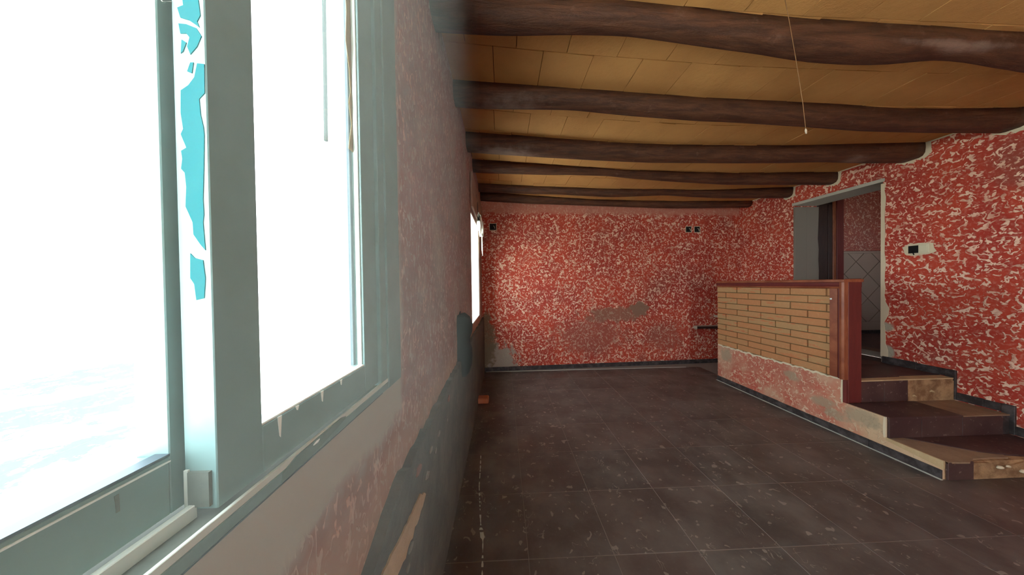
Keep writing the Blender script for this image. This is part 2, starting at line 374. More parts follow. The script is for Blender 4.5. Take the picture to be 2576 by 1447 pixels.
# ------------------------------------------------------------------ log beams
BEAMS = [
 ([(-.36, 1.415), (.67, 1.421), (1.25, 1.435), (2.11, 1.446), (3.0, 1.465), (4.4, 1.47)],
  [(-.36, 1.56), (.02, 1.541), (.43, 1.488), (.71, 1.470), (.97, 1.485), (1.32, 1.509), (1.50, 1.517), (1.81, 1.557), (2.10, 1.565), (2.27, 1.557), (2.46, 1.529), (2.61, 1.506), (2.81, 1.514), (3.26, 1.587), (4.4, 1.59)]),
 ([(-.37, 2.097), (.31, 2.074), (1.0, 2.069), (1.81, 2.075), (2.69, 2.096), (3.31, 2.133), (3.76, 2.130), (4.34, 2.111)],
  [(-.20, 2.205), (.55, 2.112), (1.03, 2.136), (1.87, 2.146), (2.54, 2.181), (3.11, 2.223), (3.69, 2.246), (4.4, 2.25)]),
 ([(-.40, 2.794), (.41, 2.783), (1.34, 2.784), (2.40, 2.753), (3.32, 2.716), (4.38, 2.669)],
  [(-.17, 2.947), (.51, 2.917), (1.03, 2.913), (2.49, 2.858), (3.43, 2.806), (3.90, 2.837), (4.4, 2.84)]),
 ([(-.39, 3.406), (.50, 3.380), (1.64, 3.398), (2.99, 3.426), (4.5, 3.40)],
  [(-.23, 3.473), (.88, 3.320), (1.41, 3.279), (2.23, 3.395), (3.02, 3.464), (4.4, 3.49)]),
 ([(-.30, 4.203), (1.28, 4.087), (3.51, 4.034), (4.39, 3.946)],
  [(-.25, 4.196), (.83, 4.053), (1.79, 4.037), (2.56, 3.902), (3.51, 4.035), (4.4, 4.04)]),
 ([(-.22, 4.762 - .2), (1.47, 4.60), (4.04, 4.62), (4.42, 4.615)],
  [(-.22, 4.65), (1.60, 4.50), (2.99, 4.564), (4.32, 4.552)]),
]
BL = ['thick dark brown log beam with strongly wavy underside at top of photo',
      'second visible dark log beam from the top, with short pale string tip before it', 'third dark log beam from the top, with dust and a window glint painted pale near the left wall',
      'fourth dark log beam from the top, above the doorway corner', 'fifth dark log beam from the top, ending over the doorway lintel', 'last dark log beam, running along the top of the far wall']
def smoothf(pts):
    xs = np.array([p[0] for p in pts]); ys = np.array([p[1] for p in pts])
    dn = np.linspace(-.6, 4.7, 107); v = np.interp(dn, xs, ys)
    kk = np.array([1, 2, 3, 2, 1]) / 9.
    vp = np.pad(v, 2, mode='edge'); v = np.convolve(vp, kk, 'valid')
    return lambda x: float(np.interp(x, dn, v))
for bi, (tp, bt) in enumerate(BEAMS):
    ft, fb = smoothf(tp), smoothf(bt); V, Fc, NS = [], [], 49
    for s in range(NS):
        x = XL + .002 + (XR - XL - .004) * s / (NS - 1)
        yn = ft(x); t0 = fb(x); z0 = zc(x) - .145; t = max(t0, yn + .10)
        kq = t / t0; zb = 1.5 + (z0 - 1.5) * kq
        zt = zc(x) + .004; zb = min(zb, zt - .05)
        wv = .006 * math.sin(x * 7 + bi) + .004 * math.sin(x * 17 + bi * 2)
        ring = [(yn, zt), (yn - .004 + wv * .4, zt - (zt - zb) * .35), (yn + wv * .5, zb + .045), (yn + .018, zb + .016), (yn + .045, zb + .004),
                (t - .025, zb), (t, zb + .004), (t + .02, zb + .03), (t + .03, (zt + zb) / 2 + .01), (t + .03, zt)]
        V += [(x, a, b) for a, b in ring]
    n = 10
    for s in range(NS - 1):
        for j in range(n):
            Fc.append((s * n + j, s * n + (j + 1) % n, (s + 1) * n + (j + 1) % n, (s + 1) * n + j))
    Fc += [tuple(range(n)), tuple(range((NS - 1) * n, NS * n))]
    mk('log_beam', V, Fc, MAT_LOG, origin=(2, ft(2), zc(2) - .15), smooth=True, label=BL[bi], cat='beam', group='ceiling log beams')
    # rough mortar collar where the beam end enters the right wall
    if True:
        yn, t = ft(4.4), fb(4.4); zb = zc(4.4) - .145
        pl = []
        for k_ in range(18):
            a = math.pi * (k_ / 17) ; yy = (yn + t) / 2 + .01 - math.cos(a) * ((t - yn) / 2 + .035) * random.uniform(.9, 1.15)
            zz = zb + .02 - .045 * math.sin(a) * random.uniform(.5, 1.25); pl.append((yy, zz))
        pl = [(yn - .035, zc(4.4))] + [(pl[0][0], zb + .05)] + pl + [(t + .03, zc(4.4))]
        prism('mortar_collar', pl, 0, XR - .003, XR + .01, MAT_MORTAR, wr)
boxes('plaster_edge', [(XR - .004, XR + .01, .9, 4.84, zc(4.4) - .014, zc(4.4))], MAT_MORTAR, wr)

# ------------------------------------------------------------------ skirtings
def skirting(name, segs, side):
    root = None
    for (x0, x1, y0, y1, z0, z1) in segs:
        pass
bf = empty('baseboard_far', (XL, 4.66, 0), kind='structure')
xx = XL + .03
while xx < 4.38:
    x1 = min(xx + .40, 4.39)
    V = []
    for (x, pr) in ((xx + .001, 0), (x1 - .001, 0)):
        V += [(x, fy(x) - .012, 0), (x, fy(x) - .012, .07 + random.uniform(-.002, .002)), (x, fy(x), .07), (x, fy(x), 0)]
    mk('skirting_tile', V, [(0, 1, 2, 3), (4, 5, 6, 7), (0, 1, 5, 4), (1, 2, 6, 5), (2, 3, 7, 6), (3, 0, 4, 7)], MAT_SKIRT, bf)
    xx = x1
boxes('pale_joint', [(XL + .05, 3.2, 4.622, 4.644, 0, .002)], MAT_DUST, bf)
br = empty('baseboard_right', (XR, 2.5, 0), kind='structure')
for b in [(2.47, 2.72, .53, .60), (2.722, 2.98, .53, .607), (2.165, 2.315, .315, .385), (2.317, 2.466, .315, .388),
          (1.885, 2.03, .14, .215), (2.032, 2.163, .14, .215)]:
    boxes('skirting_tile', [(XR - .014, XR, b[0], b[1], b[2], b[3])], MAT_SKIRT, br, bev=.002)
for b in [(2.466, 2.53, .315, .60), (2.161, 2.225, .14, .39), (1.87, 1.93, 0, .215)]:   # the upright pieces at each riser
    boxes('skirting_tile', [(XR - .022, XR - .001, b[0], b[1], b[2], b[3])], MAT_SKIRT, br, bev=.003)
yy = -.2
while yy < 1.84:
    boxes('skirting_tile', [(XR - .012, XR, yy, min(yy + .4, 1.868), 0, .07)], MAT_SKIRT, br, bev=.002); yy += .402

# ------------------------------------------------------------------ doorway, hall
dr = empty('door_1', (4.58, 3.47, .53), kind='structure')
zig = [(XR - .004, 2.985)]
boxes('door_lintel', [(XR - .006, XR + .37, 2.97, 3.965, 2.622, 2.662)], MAT_LINT, dr, bev=.004)
boxes('reveal_panel', [(XR + .002, XR + .182, 3.925, 3.952, .53, 2.60)], MAT_GREYPAINT, dr, bev=.003)
pl = [(XR + .186, .53), (XR + .366, .53)]
for i in range(1, 14):
    pl.append((XR + .366 + random.uniform(-.006, .012) + (.014 if i in (6, 7) else 0), .53 + 2.07 * i / 13))
pl.append((XR + .186, 2.60))
prism('reveal_panel', pl, 1, 3.93, 3.952, MAT_GREYPAINT, dr)
boxes('reveal_panel', [(XR + .002, XR + .366, 2.983, 3.0, .53, 2.60)], MAT_GREYPAINT, dr, bev=.003)
pl = [(2.972, .60)]
for i in range(26): pl.append((2.972 - random.uniform(0, .014) - (.03 if i < 2 else 0) - (.05 * random.random() if i in (6, 7) else 0), .60 + 2.0 * i / 25))
pl += [(3.0, 2.60), (3.0, .60)]
prism('mortar_edge', pl, 0, XR - .004, XR + .03, MAT_MORTAR, dr)
boxes('threshold', [(XR + .22, XR + .42, 2.985, 3.95, .53, .603)], MAT_GREYPAINT, dr, bev=.004)
# hall
boxes('floor_hall', [(XR + .37, 7.2, 2.2, 4.3, .4, .598)], MAT_STILE, kind='structure')
hw = boxes('wall_hall', [(XR + .37, 5.6, 2.0, 2.2, .4, 3.3), (6.3, 7.2, 2.0, 2.2, .4, 3.3), (5.6, 6.3, 2.0, 2.2, .4, 2.0), (5.6, 6.3, 2.0, 2.2, 2.3, 3.3), (XR + .37, 7.2, 4.28, 4.5, .4, 3.3), (7.0, 7.2, 2.2, 4.28, .4, 3.3)], MAT_HALLP, kind='structure')  # small opening out of view, added to brighten the hall
boxes('ceiling_hall', [(XR + .37, 7.2, 2.0, 4.5, 3.0, 3.2)], MAT_OCHRE, kind='structure')
hd = empty('door_2', (5.1, 4.27, .6), kind='structure')
boxes('door_leaf', [(4.85, 5.30, 4.235, 4.279, .60, 2.72)], MAT_DARKWOOD, hd, bev=.003)
boxes('door_frame', [(5.30, 5.37, 4.225, 4.279, .60, 2.80)], MAT_DARKWOOD, hd, bev=.004)
boxes('door_frame', [(5.37, 5.42, 4.215, 4.279, .60, 2.80)], MAT_TRIM, hd, bev=.006)
boxes('door_frame', [(5.42, 5.54, 4.205, 4.279, .60, 2.80)], MAT_POST, hd, bev=.006)
boxes('door_frame', [(4.80, 5.37, 4.225, 4.279, 2.72, 2.80)], MAT_DARKWOOD, hd, bev=.004)
wt = empty('trim_1', (6.2, 4.26, 1.9), kind='structure')
boxes('backing', [(5.55, 7.0, 4.27, 4.279, .6, 1.93)], MAT_HJOINT, wt)
for a, b, th in [(1.93, 1.965, .02), (1.968, 2.01, .028), (2.013, 2.04, .016)]:
    boxes('border_strip', [(5.55, 6.99, 4.279 - th, 4.279, a, b)], MAT_HALLP if a > 1.95 else MAT_HTILE, wt, bev=.003)
def clip(poly, x0, x1, z0, z1):
    for ax, lim, sgn in ((0, x0, 1), (0, x1, -1), (1, z0, 1), (1, z1, -1)):
        out = []
        for i in range(len(poly)):
            p, q = poly[i - 1], poly[i]; dp, dq = (p[ax] - lim) * sgn, (q[ax] - lim) * sgn
            if dp * dq < 0:
                t = dp / (dp - dq); out.append((p[0] + t * (q[0] - p[0]), p[1] + t * (q[1] - p[1])))
            if dq >= 0: out.append(q)
        poly = out
        if len(poly) < 3: return None
    return poly
H = .203
for i in range(-1, 9):
    for j in range(-1, 8):
        cx, cz = 5.62 + i * H, .98 + j * H
        if (i + j) % 2: continue
        r = H - .0075
        p = clip([(cx - r, cz), (cx, cz - r), (cx + r, cz), (cx, cz + r)], 5.55, 6.99, .80, 1.928)
        if p: prism('wall_tile', p, 1, 4.264, 4.272, MAT_HTILE, wt)
for i in range(4): boxes('wall_tile', [(5.55 + i * .36, 5.906 + i * .36, 4.264, 4.272, .66, .797)], MAT_HTILE, wt, bev=.001)
boxes('skirting_tile', [(5.55, 6.99, 4.26, 4.279, .598, .655)], MAT_SKIRT, wt)

# ------------------------------------------------------------------ stairs and half wall
XP = 3.26
st = empty('stairs', (3.83, 2.2, 0), label='short flight of broken dark tiled steps up to the doorway at right', cat='stairs')
pl = [(1.885, 0), (1.885, .128), (2.19, .128), (2.19, .303), (2.48, .303), (2.48, .518), (4.0, .518), (4.0, 0)]
prism('stair_body', pl, 0, 3.414, XR - .002, MAT_CONC, st)
prism('stair_body', [(1.885, 0), (1.885, .128), (2.19, .128), (2.19, .303), (2.455, .303), (2.455, 0)], 0, XP + .0125, 3.413, MAT_CONC, st)
def slab(name, poly, z0, z1, mat): return prism(name, poly, 2, z0, z1, mat, st)
# first step
slab('screed', [(XP + .0125, 1.872), (3.43, 1.866), (3.52, 1.90), (3.66, 1.905), (3.80, 1.90), (3.82, 1.93), (3.69, 1.97), (3.40, 2.19), (XP + .0125, 2.19)], .126, .138, MAT_SCREED)
slab('tread_tile', [(3.402, 2.19), (3.692, 1.972), (3.85, 1.935), (3.93, 1.92), (3.93, 2.19)], .126, .142, MAT_STILE)
slab('tread_tile', [(3.933, 2.19), (3.933, 1.92), (4.05, 1.905), (4.2, 1.91), (4.37, 1.90), (4.37, 2.19)], .126, .141, MAT_STILE)
slab('screed', [(3.80, 1.90), (4.38, 1.875), (4.38, 1.90), (3.86, 1.933)], .10, .127, MAT_CONC)
boxes('riser_tile', [(XP + .0125, 3.472, 1.871, 1.886, .002, .136)], MAT_STILE, st, bev=.002)
prism('rubble_edge', [(3.474, .002), (4.385, .002), (4.385, .11), (4.1, .125), (3.95, .132), (3.85, .11), (3.7, .085), (3.6, .12), (3.474, .125)], 1, 1.873, 1.89, MAT_CONC, st)
for p, r in [((3.67, 1.866, .088), .016), ((3.74, 1.868, .092), .011), ((3.86, 1.867, .05), .018), ((4.02, 1.866, .07), .02)]:
    tube('plaster_lump', [(p[0] - r * 1.6, p[1], p[2]), (p[0] - r * .6, p[1], p[2] + .003), (p[0] + r * .7, p[1], p[2]), (p[0] + r * 1.8, p[1], p[2] - .002)], [r * .3, r * .8, r * .7, r * .2], MAT_MORTAR, st, 7)
# second step
for a, b in [(XP + .0125, 3.56), (3.563, 3.93), (3.933, 4.306)]:
    boxes('riser_tile', [(a, b - .002, 2.176, 2.191, .142, .302)], MAT_STILE, st, bev=.002)
slab('tread_tile', [(XP + .0125, 2.178), (3.56, 2.178), (3.56, 2.466), (3.415, 2.466), (3.415, 2.453), (XP + .0125, 2.453)], .301, .318, MAT_STILE)
slab('tread_tile', [(3.563, 2.178), (3.94, 2.178), (3.955, 2.466), (3.563, 2.466)], .301, .317, MAT_STILE)
slab('screed', [(3.945, 2.182), (4.378, 2.182), (4.378, 2.478), (3.96, 2.478)], .301, .311, MAT_SCREED)
boxes('riser_end', [(4.308, 4.37, 2.182, 2.192, .142, .30)], MAT_SKIRT, st)
# landing edge
for a, b in [(3.42, 3.655), (3.657, 3.90)]:
    boxes('riser_tile', [(a, b - .002, 2.468, 2.482, .318, .518)], MAT_STILE, st, bev=.002)
prism('rubble_edge', [(3.902, .312), (4.376, .312), (4.376, .50), (4.2, .515), (4.0, .52), (3.902, .516)], 1, 2.474, 2.483, MAT_CONC, st)
for p, r in [((3.97, 2.472, .36), .012), ((4.15, 2.472, .40), .014)]:
    tube('plaster_lump', [(p[0] - r * 1.6, p[1], p[2]), (p[0] - r * .5, p[1], p[2] + .01), (p[0] + r * .7, p[1], p[2]), (p[0] + r * 1.6, p[1], p[2] - .01)], [r * .3, r * .7, r * .6, r * .2], MAT_BEIGE, st, 7)
slab('tread_tile', [(3.42, 2.52), (3.92, 2.54), (3.92, 2.93), (3.42, 2.93)], .517, .533, MAT_STILE)
slab('tread_tile', [(3.923, 2.56), (4.38, 2.56), (4.38, 2.93), (3.923, 2.93)], .517, .532, MAT_STILE)
slab('screed', [(3.42, 2.466), (4.376, 2.476), (4.376, 2.558), (3.923, 2.556), (3.92, 2.538), (3.42, 2.518)], .517, .528, MAT_BEIGE)
for y0 in (2.933, 3.40):
    for x0 in (3.42, 3.923):
        slab('tread_tile', [(x0, y0), (x0 + .5 if x0 < 3.9 else 4.38, y0), (x0 + .5 if x0 < 3.9 else 4.38, y0 + .464), (x0, y0 + .464)], .517, .532, MAT_STILE)
boxes('tread_tile', [(XR - .02, XR + .215, 2.99, 3.945, .517, .533)], MAT_STILE, st)

hwl = empty('half_wall', (3.335, 3.24, 0), label='brick faced half wall with red brown wooden frame beside the steps', cat='half wall')
boxes('wall_core', [(XP + .0125, 3.41, 2.487, 4.0, .0, 1.425)], MAT_BJOINT, hwl)
pl = [(4.0, .0), (4.0, .535), (3.2, .54), (2.484, .535), (2.484, .317), (2.196, .315), (2.192, .14), (1.888, .136), (1.888, .0)]
# uneven plaster top edge
pt = [(4.0, .0)]
for i in range(40): pt.append((4.0 - 1.516 * i / 39, .537 + random.uniform(-.010, .012)))
pt += pl[4:]
prism('plinth', pt, 0, XP, XP + .012, MAT_PLINTH, hwl)
pt = []
for i in range(60):
    yq = 3.995 - 1.49 * i / 59; pt.append((yq, .537 + random.uniform(.001, .014) + .006 * math.sin(i)))
pt += [(p[0], p[1] - random.uniform(.012, .03)) for p in reversed(pt)]
prism('mortar_edge', pt, 0, XP - .003, XP + .015, MAT_MORTAR, hwl)
prism('mortar_edge', [(2.19, .142), (1.886, .138), (1.886, .075), (1.94, .085), (2.05, .1), (2.19, .118)], 0, XP - .0015, XP + .01, MAT_BEIGE, hwl)
for yv in [2.484, 2.192]:
    z1 = .537 if yv > 2.3 else .316; z0 = .317 if yv > 2.3 else .14
    prism('mortar_edge', [(yv, z0), (yv + .012, z0), (yv + .016, (z0 + z1) / 2), (yv + .01, z1), (yv, z1)], 0, XP - .002, XP + .012, MAT_MORTAR, hwl)
yy = 1.89
while yy < 4.0:
    boxes('skirting_tile', [(XP - .013, XP, yy, min(yy + .4, 4.0), 0, .068 + random.uniform(-.002, .002))], MAT_SKIRT, hwl, bev=.002); yy += .402
boxes('floor_joint', [(XP - .03, XP - .013, 1.88, 4.0, 0, .0025)], MAT_DUST, hwl)
# bricks: 11 courses of thin stretchers, each an object
za, zb_ = .545, 1.415; ch = (zb_ - za) / 11
j1 = [4.02, 3.657, 3.311, 2.959, 2.615, 2.4]; j2 = [4.02, 3.845, 3.488, 3.125, 2.783, 2.4]
for r in range(11):
    js = (j1, j2)[r % 2] ; zt = zb_ - ch * r
    for a, b in zip(js[:-1], js[1:]):
        y1, y0 = min(a - .006, 3.998), max(b + .006, 2.55)
        if y1 - y0 < .03: continue
        d = random.uniform(-.002, .002)
        boxes('brick', [(XP - .002 + d, XP + .03, y0 + random.uniform(-.002, .002), y1, zt - ch + .0045, zt - .0045 + random.uniform(-.001, .001))], MAT_BRICK, hwl, bev=.002)
# frame mouldings
def mould(poly_x_z, y0, y1, mat, name='top_trim'): return prism(name, poly_x_z, 1, y0, y1, mat, hwl)
mould([(XP - .022, 1.475), (XP - .026, 1.48), (XP - .026, 1.497), (XP - .02, 1.503), (3.43, 1.503), (3.43, 1.475)], 2.455, 4.0, MAT_TRIM)
mould([(XP - .018, 1.45), (XP - .012, 1.474), (3.42, 1.474), (3.42, 1.425), (XP - .010, 1.425)], 2.462, 4.0, MAT_POST)
mould([(XP - .016, 1.413), (XP - .02, 1.420), (XP - .012, 1.432), (XP + .01, 1.432), (XP + .01, 1.413)], 2.50, 4.0, MAT_TRIM)
def upright(poly_x_y, z0, z1, mat): return prism('side_trim', poly_x_y, 2, z0, z1, mat, hwl)
upright([(XP - .016, 2.515), (XP - .018, 2.575), (XP + .02, 2.575), (XP + .02, 2.515)], .548, 1.413, MAT_TRIM)
upright([(XP - .010, 2.497), (XP - .010, 2.515), (XP + .02, 2.515), (XP + .02, 2.497)], .541, 1.425, MAT_POST)
upright([(XP - .020, 2.458), (XP - .024, 2.476), (XP - .018, 2.497), (XP + .02, 2.497), (XP + .02, 2.458)], .541, 1.475, MAT_TRIM)
boxes('end_board', [(XP + .0205, 3.412, 2.456, 2.486, .318, 1.508)], MAT_POST, hwl, bev=.003)
boxes('end_board', [(XP + .001, XP + .02, 2.457, 2.484, .318, .541)], MAT_POST, hwl, bev=.001)
tube('nail_head', [(XP - .024, 2.563, 1.311), (XP - .016, 2.563, 1.311)], .009, MAT_SHRED, hwl, 8)

# two stone ledges low on the far wall beside the half wall
for (x0, x1, zt, th, lab) in [(3.50, 4.30, .69, .045, 'lower pale stone ledge on the far wall behind the half wall'), (3.89, 4.30, .875, .03, 'upper short stone ledge on the far wall behind the half wall')]:
    e = empty('wall_shelf', ((x0 + x1) / 2, fy(3.9) - .07, zt - th), label=lab, cat='shelf', group='stone ledges on the far wall')
    y1 = fy(3.9)
    boxes('shelf_slab', [(x0, x1, y1 - .10, y1 - .002, zt - th, zt)], MAT_DARKWOOD, e, bev=.004)
    boxes('shelf_edge', [(x0 - .012, x0, y1 - .102, y1 - .002, zt - th - .003, zt + .002)], MAT_STONE, e, bev=.003)
    boxes('shelf_top', [(x0, x1 - (x1 - x0) * .45, y1 - .101, y1 - .002, zt, zt + .006)], MAT_STONE, e)

# ------------------------------------------------------------------ sockets and switch
def junction(xc, z, w, h, lab):
    y = fy(xc); e = empty('junction_box', (xc, y, z - h / 2), label=lab, cat='junction box', group='empty junction boxes on the far wall')
    t = .008
    boxes('box_rim', [(xc - w / 2 - t, xc - w / 2, y - .006, y, z - h / 2 - t, z + h / 2 + t), (xc + w / 2, xc + w / 2 + t, y - .006, y, z - h / 2 - t, z + h / 2 + t),
                      (xc - w / 2, xc + w / 2, y - .006, y, z + h / 2, z + h / 2 + t), (xc - w / 2, xc + w / 2, y - .006, y, z - h / 2 - t, z - h / 2)], MAT_MORTAR, e)
    boxes('box_cavity', [(xc - w / 2, xc + w / 2, y - .003, y + .001, z - h / 2, z + h / 2)], MAT_BLACK, e)
    tube('loose_wire', [(xc + .01, y - .003, z + .02), (xc + .025, y - .014, z - .0), (xc + .03, y - .012, z - .03)], .004, MAT_PLATE, e, 6)
junction(-.155, 2.49, .11, .11, 'single empty black junction box high on the far wall at left')
junction(3.40, 2.455, .10, .10, 'left one of the paired black junction boxes high on the far wall')
junction(3.565, 2.455, .10, .10, 'right one of the paired black junction boxes high on the far wall')
sw = empty('light_switch', (XR, 2.715, 1.76), label='cream double switch with one half missing on the red right wall', cat='switch')
pl = [(2.60 + random.uniform(-.01, .01), 1.80)]
for k_ in range(20):
    a = 2 * math.pi * k_ / 20; pl.append((2.715 + .115 * math.cos(a) * random.uniform(.88, 1.1) , 1.812 + .07 * (abs(math.sin(a)) ** .6) * (1 if math.sin(a) > 0 else -1) * random.uniform(.85, 1.1)))
prism('plaster_patch', pl[1:], 0, XR - .003, XR + .004, MAT_MORTAR, sw)
boxes('rocker_plate', [(XR - .012, XR - .002, 2.638, 2.712, 1.768, 1.86)], MAT_PLATE, sw, bev=.003)
boxes('rocker', [(XR - .018, XR - .011, 2.652, 2.70, 1.78, 1.848)], MAT_PLATE, sw, bev=.003)
boxes('box_cavity', [(XR - .006, XR - .001, 2.716, 2.785, 1.772, 1.852)], MAT_BLACK, sw)
tube('loose_wire', [(XR - .004, 2.75, 1.80), (XR - .016, 2.745, 1.775), (XR - .012, 2.74, 1.752)], .004, MAT_BLACK, sw, 6)

# ------------------------------------------------------------------ near window
w1 = empty('window_1', (-.41, .16, 1.185), kind='structure')
Y0, Y1, Z0, Z1 = -.62, .94, 1.185, 2.78
boxes('frame', [(-.47, XL + .004, Y0, Y1, Z0, Z0 + .020), (-.47, XL + .004, Y0, Y1, Z1 - .06, Z1), (-.47, XL + .004, Y0, Y0 + .06, Z0, Z1)], MAT_ALU, w1, bev=.001)
boxes('frame_jamb', [(-.47, XL + .006, .842, Y1, Z0, Z1)], MAT_ALU, w1, bev=.0015)
boxes('frame_jamb', [(-.47, XL + .001, .802, .842, Z0 + .02, Z1 - .06)], MAT_ALU, w1, bev=.0015)
boxes('frame_lip', [(-.3625, XL + .003, Y0, .842, Z0 + .02, Z0 + .031)], MAT_ALU_L, w1, bev=.0008)  # paler metal imitates sky light catching the lip's edge
boxes('track_bed', [(-.47, -.3675, Y0, .84, Z0 + .02, Z0 + .024)], MAT_TRACK, w1)
boxes('track_rail', [(-.4005, -.392, Y0, .354, Z0 + .024, Z0 + .042)], MAT_ALU_L, w1, bev=.001)
boxes('frame_seam', [(XL, XL + .0045, Y0, .80, Z0 + .0005, Z0 + .003)], MAT_GASKET, w1)
pl = [(.437, 1.190), (.440, 1.203), (.47, 1.212), (.56, 1.214), (.60, 1.2135), (.615, 1.209), (.60, 1.203), (.55, 1.196), (.50, 1.190)]
prism('slot_cover', pl, 0, XL + .003, XL + .0055, MAT_SLOT, w1)
tube('white_plug', [(XL + .006, .508, 1.2075), (XL + .007, .517, 1.209), (XL + .006, .525, 1.2095)], [.0012, .0025, .001], MAT_SHRED, w1, 6)

sa = boxes('sash', [(-.408, -.368, .355, .421, Z0 + .033, Z1 - .05), (-.408, -.368, .726, .80, Z0 + .033, Z1 - .05), (-.408, -.368, .421, .726, Z0 + .033, 1.289), (-.408, -.368, .421, .726, Z1 - .12, Z1 - .05)], MAT_ALU, w1, bev=.0012)
boxes('glass_pane', [(-.390, -.386, .415, .73, 1.285, Z1 - .11)], MAT_GLASS, sa)
boxes('gasket', [(-.3845, -.370, .421, .726, 1.289, 1.2935)], MAT_SHRED, sa, bev=.001)
boxes('gasket', [(-.3845, -.374, .7215, .726, 1.2935, Z1 - .12)], MAT_SHRED, sa, bev=.001)
boxes('gasket', [(-.3985, -.392, .716, .726, 1.2935, Z1 - .12)], MAT_GASKET, sa)
FL = [[(-.3936, 1.8602), (-.3745, 1.8606), (-.3726, 1.841), (-.3766, 1.8335), (-.374, 1.8262), (-.3857, 1.8348), (-.3966, 1.8381), (-.4, 1.8502), (-.3928, 1.8533)],
 [(-.3991, 1.8307), (-.3896, 1.8299), (-.3778, 1.8252), (-.3719, 1.8154), (-.3775, 1.8025), (-.3859, 1.7926), (-.3894, 1.8024), (-.3863, 1.8137), (-.3899, 1.8186), (-.3971, 1.8184)],
 [(-.3959, 1.8111), (-.3903, 1.8073), (-.3944, 1.7964), (-.3973, 1.7939)], [(-.3862, 1.7827), (-.3823, 1.7828), (-.3846, 1.7694), (-.3903, 1.7718)],
 [(-.378, 1.7818), (-.3694, 1.781), (-.3699, 1.7449), (-.3768, 1.7374), (-.3755, 1.7176), (-.3725, 1.7028), (-.3718, 1.6929), (-.3733, 1.6531), (-.3754, 1.6132), (-.3749, 1.5932), (-.3762, 1.5832), (-.3742, 1.5482), (-.3803, 1.5558), (-.3882, 1.5683), (-.3887, 1.5833), (-.3937, 1.5958), (-.3968, 1.6033), (-.3952, 1.6282), (-.3966, 1.6456), (-.4008, 1.6506), (-.399, 1.663), (-.4002, 1.6729), (-.3938, 1.6769), (-.4001, 1.6937), (-.397, 1.7002), (-.3994, 1.7199), (-.3986, 1.7481), (-.3893, 1.7546), (-.3819, 1.7645)],
 [(-.3927, 1.5444), (-.3871, 1.5383), (-.3775, 1.5357), (-.3752, 1.513), (-.3773, 1.4879), (-.387, 1.4856), (-.3889, 1.5057), (-.3935, 1.5133)],
 [(-.392, 1.90), (-.375, 1.91), (-.372, 1.87), (-.38, 1.865), (-.395, 1.87)], [(-.398, 2.05), (-.374, 2.06), (-.371, 1.96), (-.378, 1.92), (-.395, 1.94), (-.392, 2.0)]]
for p in FL:
    prism('film_scrap', p, 1, .3543, .3551, MAT_FILM, sa, label='turquoise protective film scrap on the white sash edge') if p is FL[4] else prism('film_scrap', p, 1, .3543, .3551, MAT_FILM, sa)
boxes('brush_seal', [(-.4005, -.3745, .351, .3552, 1.224, 1.268)], MAT_TRACK, sa)
boxes('seal_edge', [(-.4065, -.4015, .3525, .3552, 1.219, 1.27)], MAT_ALU_L, sa)
for yq, l in [(.452, .035), (.49, .008), (.556, .022), (.62, .012)]:
    prism('plastic_shred', [(yq - .004, 1.2895), (yq + .004, 1.2895), (yq + .001, 1.2895 - l), (yq - .001, 1.2895 - l * .9)], 0, -.3682, -.3672, MAT_SHRED, sa)
pl = [(.703, 1.85), (.726, 1.85), (.726, 2.1), (.726, 2.29), (.70, 2.29), (.706, 2.2), (.700, 2.12), (.712, 2.06), (.716, 2.0), (.708, 1.97), (.718, 1.92)]
prism('tape_strip', pl, 0, -.3862, -.3855, MAT_TAPE, sa)

sb = boxes('sash', [(-.455, -.415, .346, .421, Z0 + .036, Z1 - .05), (-.455, -.415, -.56, .346, Z0 + .036, 1.2935), (-.455, -.415, -.56, -.48, 1.2935, Z1 - .05), (-.455, -.415, -.48, .346, Z1 - .12, Z1 - .05)], MAT_ALU, w1, bev=.0012)
boxes('glass_pane', [(-.440, -.436, -.485, .35, 1.288, Z1 - .11)], MAT_GLASS, sb)
boxes('gasket', [(-.4155, -.4135, -.48, .346, 1.2865, 1.2885)], MAT_SHRED, sb)
boxes('gasket', [(-.432, -.4145, -.48, .346, 1.2935, 1.2965)], MAT_GASKET, sb)
prism('scratch', [(.298, 1.281), (.3015, 1.281), (.302, 1.262), (.299, 1.262)], 0, -.4152, -.4145, MAT_TRACK, sb)
tube('cobweb_thread', [(-.416, .338, 1.862), (-.410, .348, 1.851), (-.407, .355, 1.858)], .0006, MAT_SHRED, sb, 5)

# far window: recessed behind a white plastered reveal
w2 = empty('window_2', (-.5, 3.92, 1.03), kind='structure')
boxes('reveal', [(XL - .29, XL - .0005, 3.135, 3.15, 1.03, 2.35), (XL - .29, XL - .0005, 4.085, 4.10, 1.03, 2.35), (XL - .29, XL - .0005, 3.15, 4.085, 2.335, 2.35), (XL - .29, XL - .0005, 3.15, 4.085, 1.03, 1.045)], MAT_WHITEPL, w2)
boxes('frame', [(-.62, -.575, 3.15, 3.20, 1.045, 2.335), (-.62, -.575, 4.035, 4.085, 1.045, 2.335), (-.62, -.575, 3.20, 4.035, 1.045, 1.095), (-.62, -.575, 3.20, 4.035, 2.285, 2.335), (-.615, -.58, 3.67, 3.71, 1.095, 2.285)], MAT_ALU, w2, bev=.002)
boxes('glass_pane', [(-.60, -.596, 3.20, 3.67, 1.095, 2.285)], MAT_GLASS, w2)
boxes('glass_pane', [(-.60, -.596, 3.71, 4.035, 1.095, 2.285)], MAT_GLASS, w2)
boxes('jamb_strip', [(XL, XL + .012, 4.102, 4.25, 1.0, 2.38)], MAT_LINTEL, w2, bev=.002)
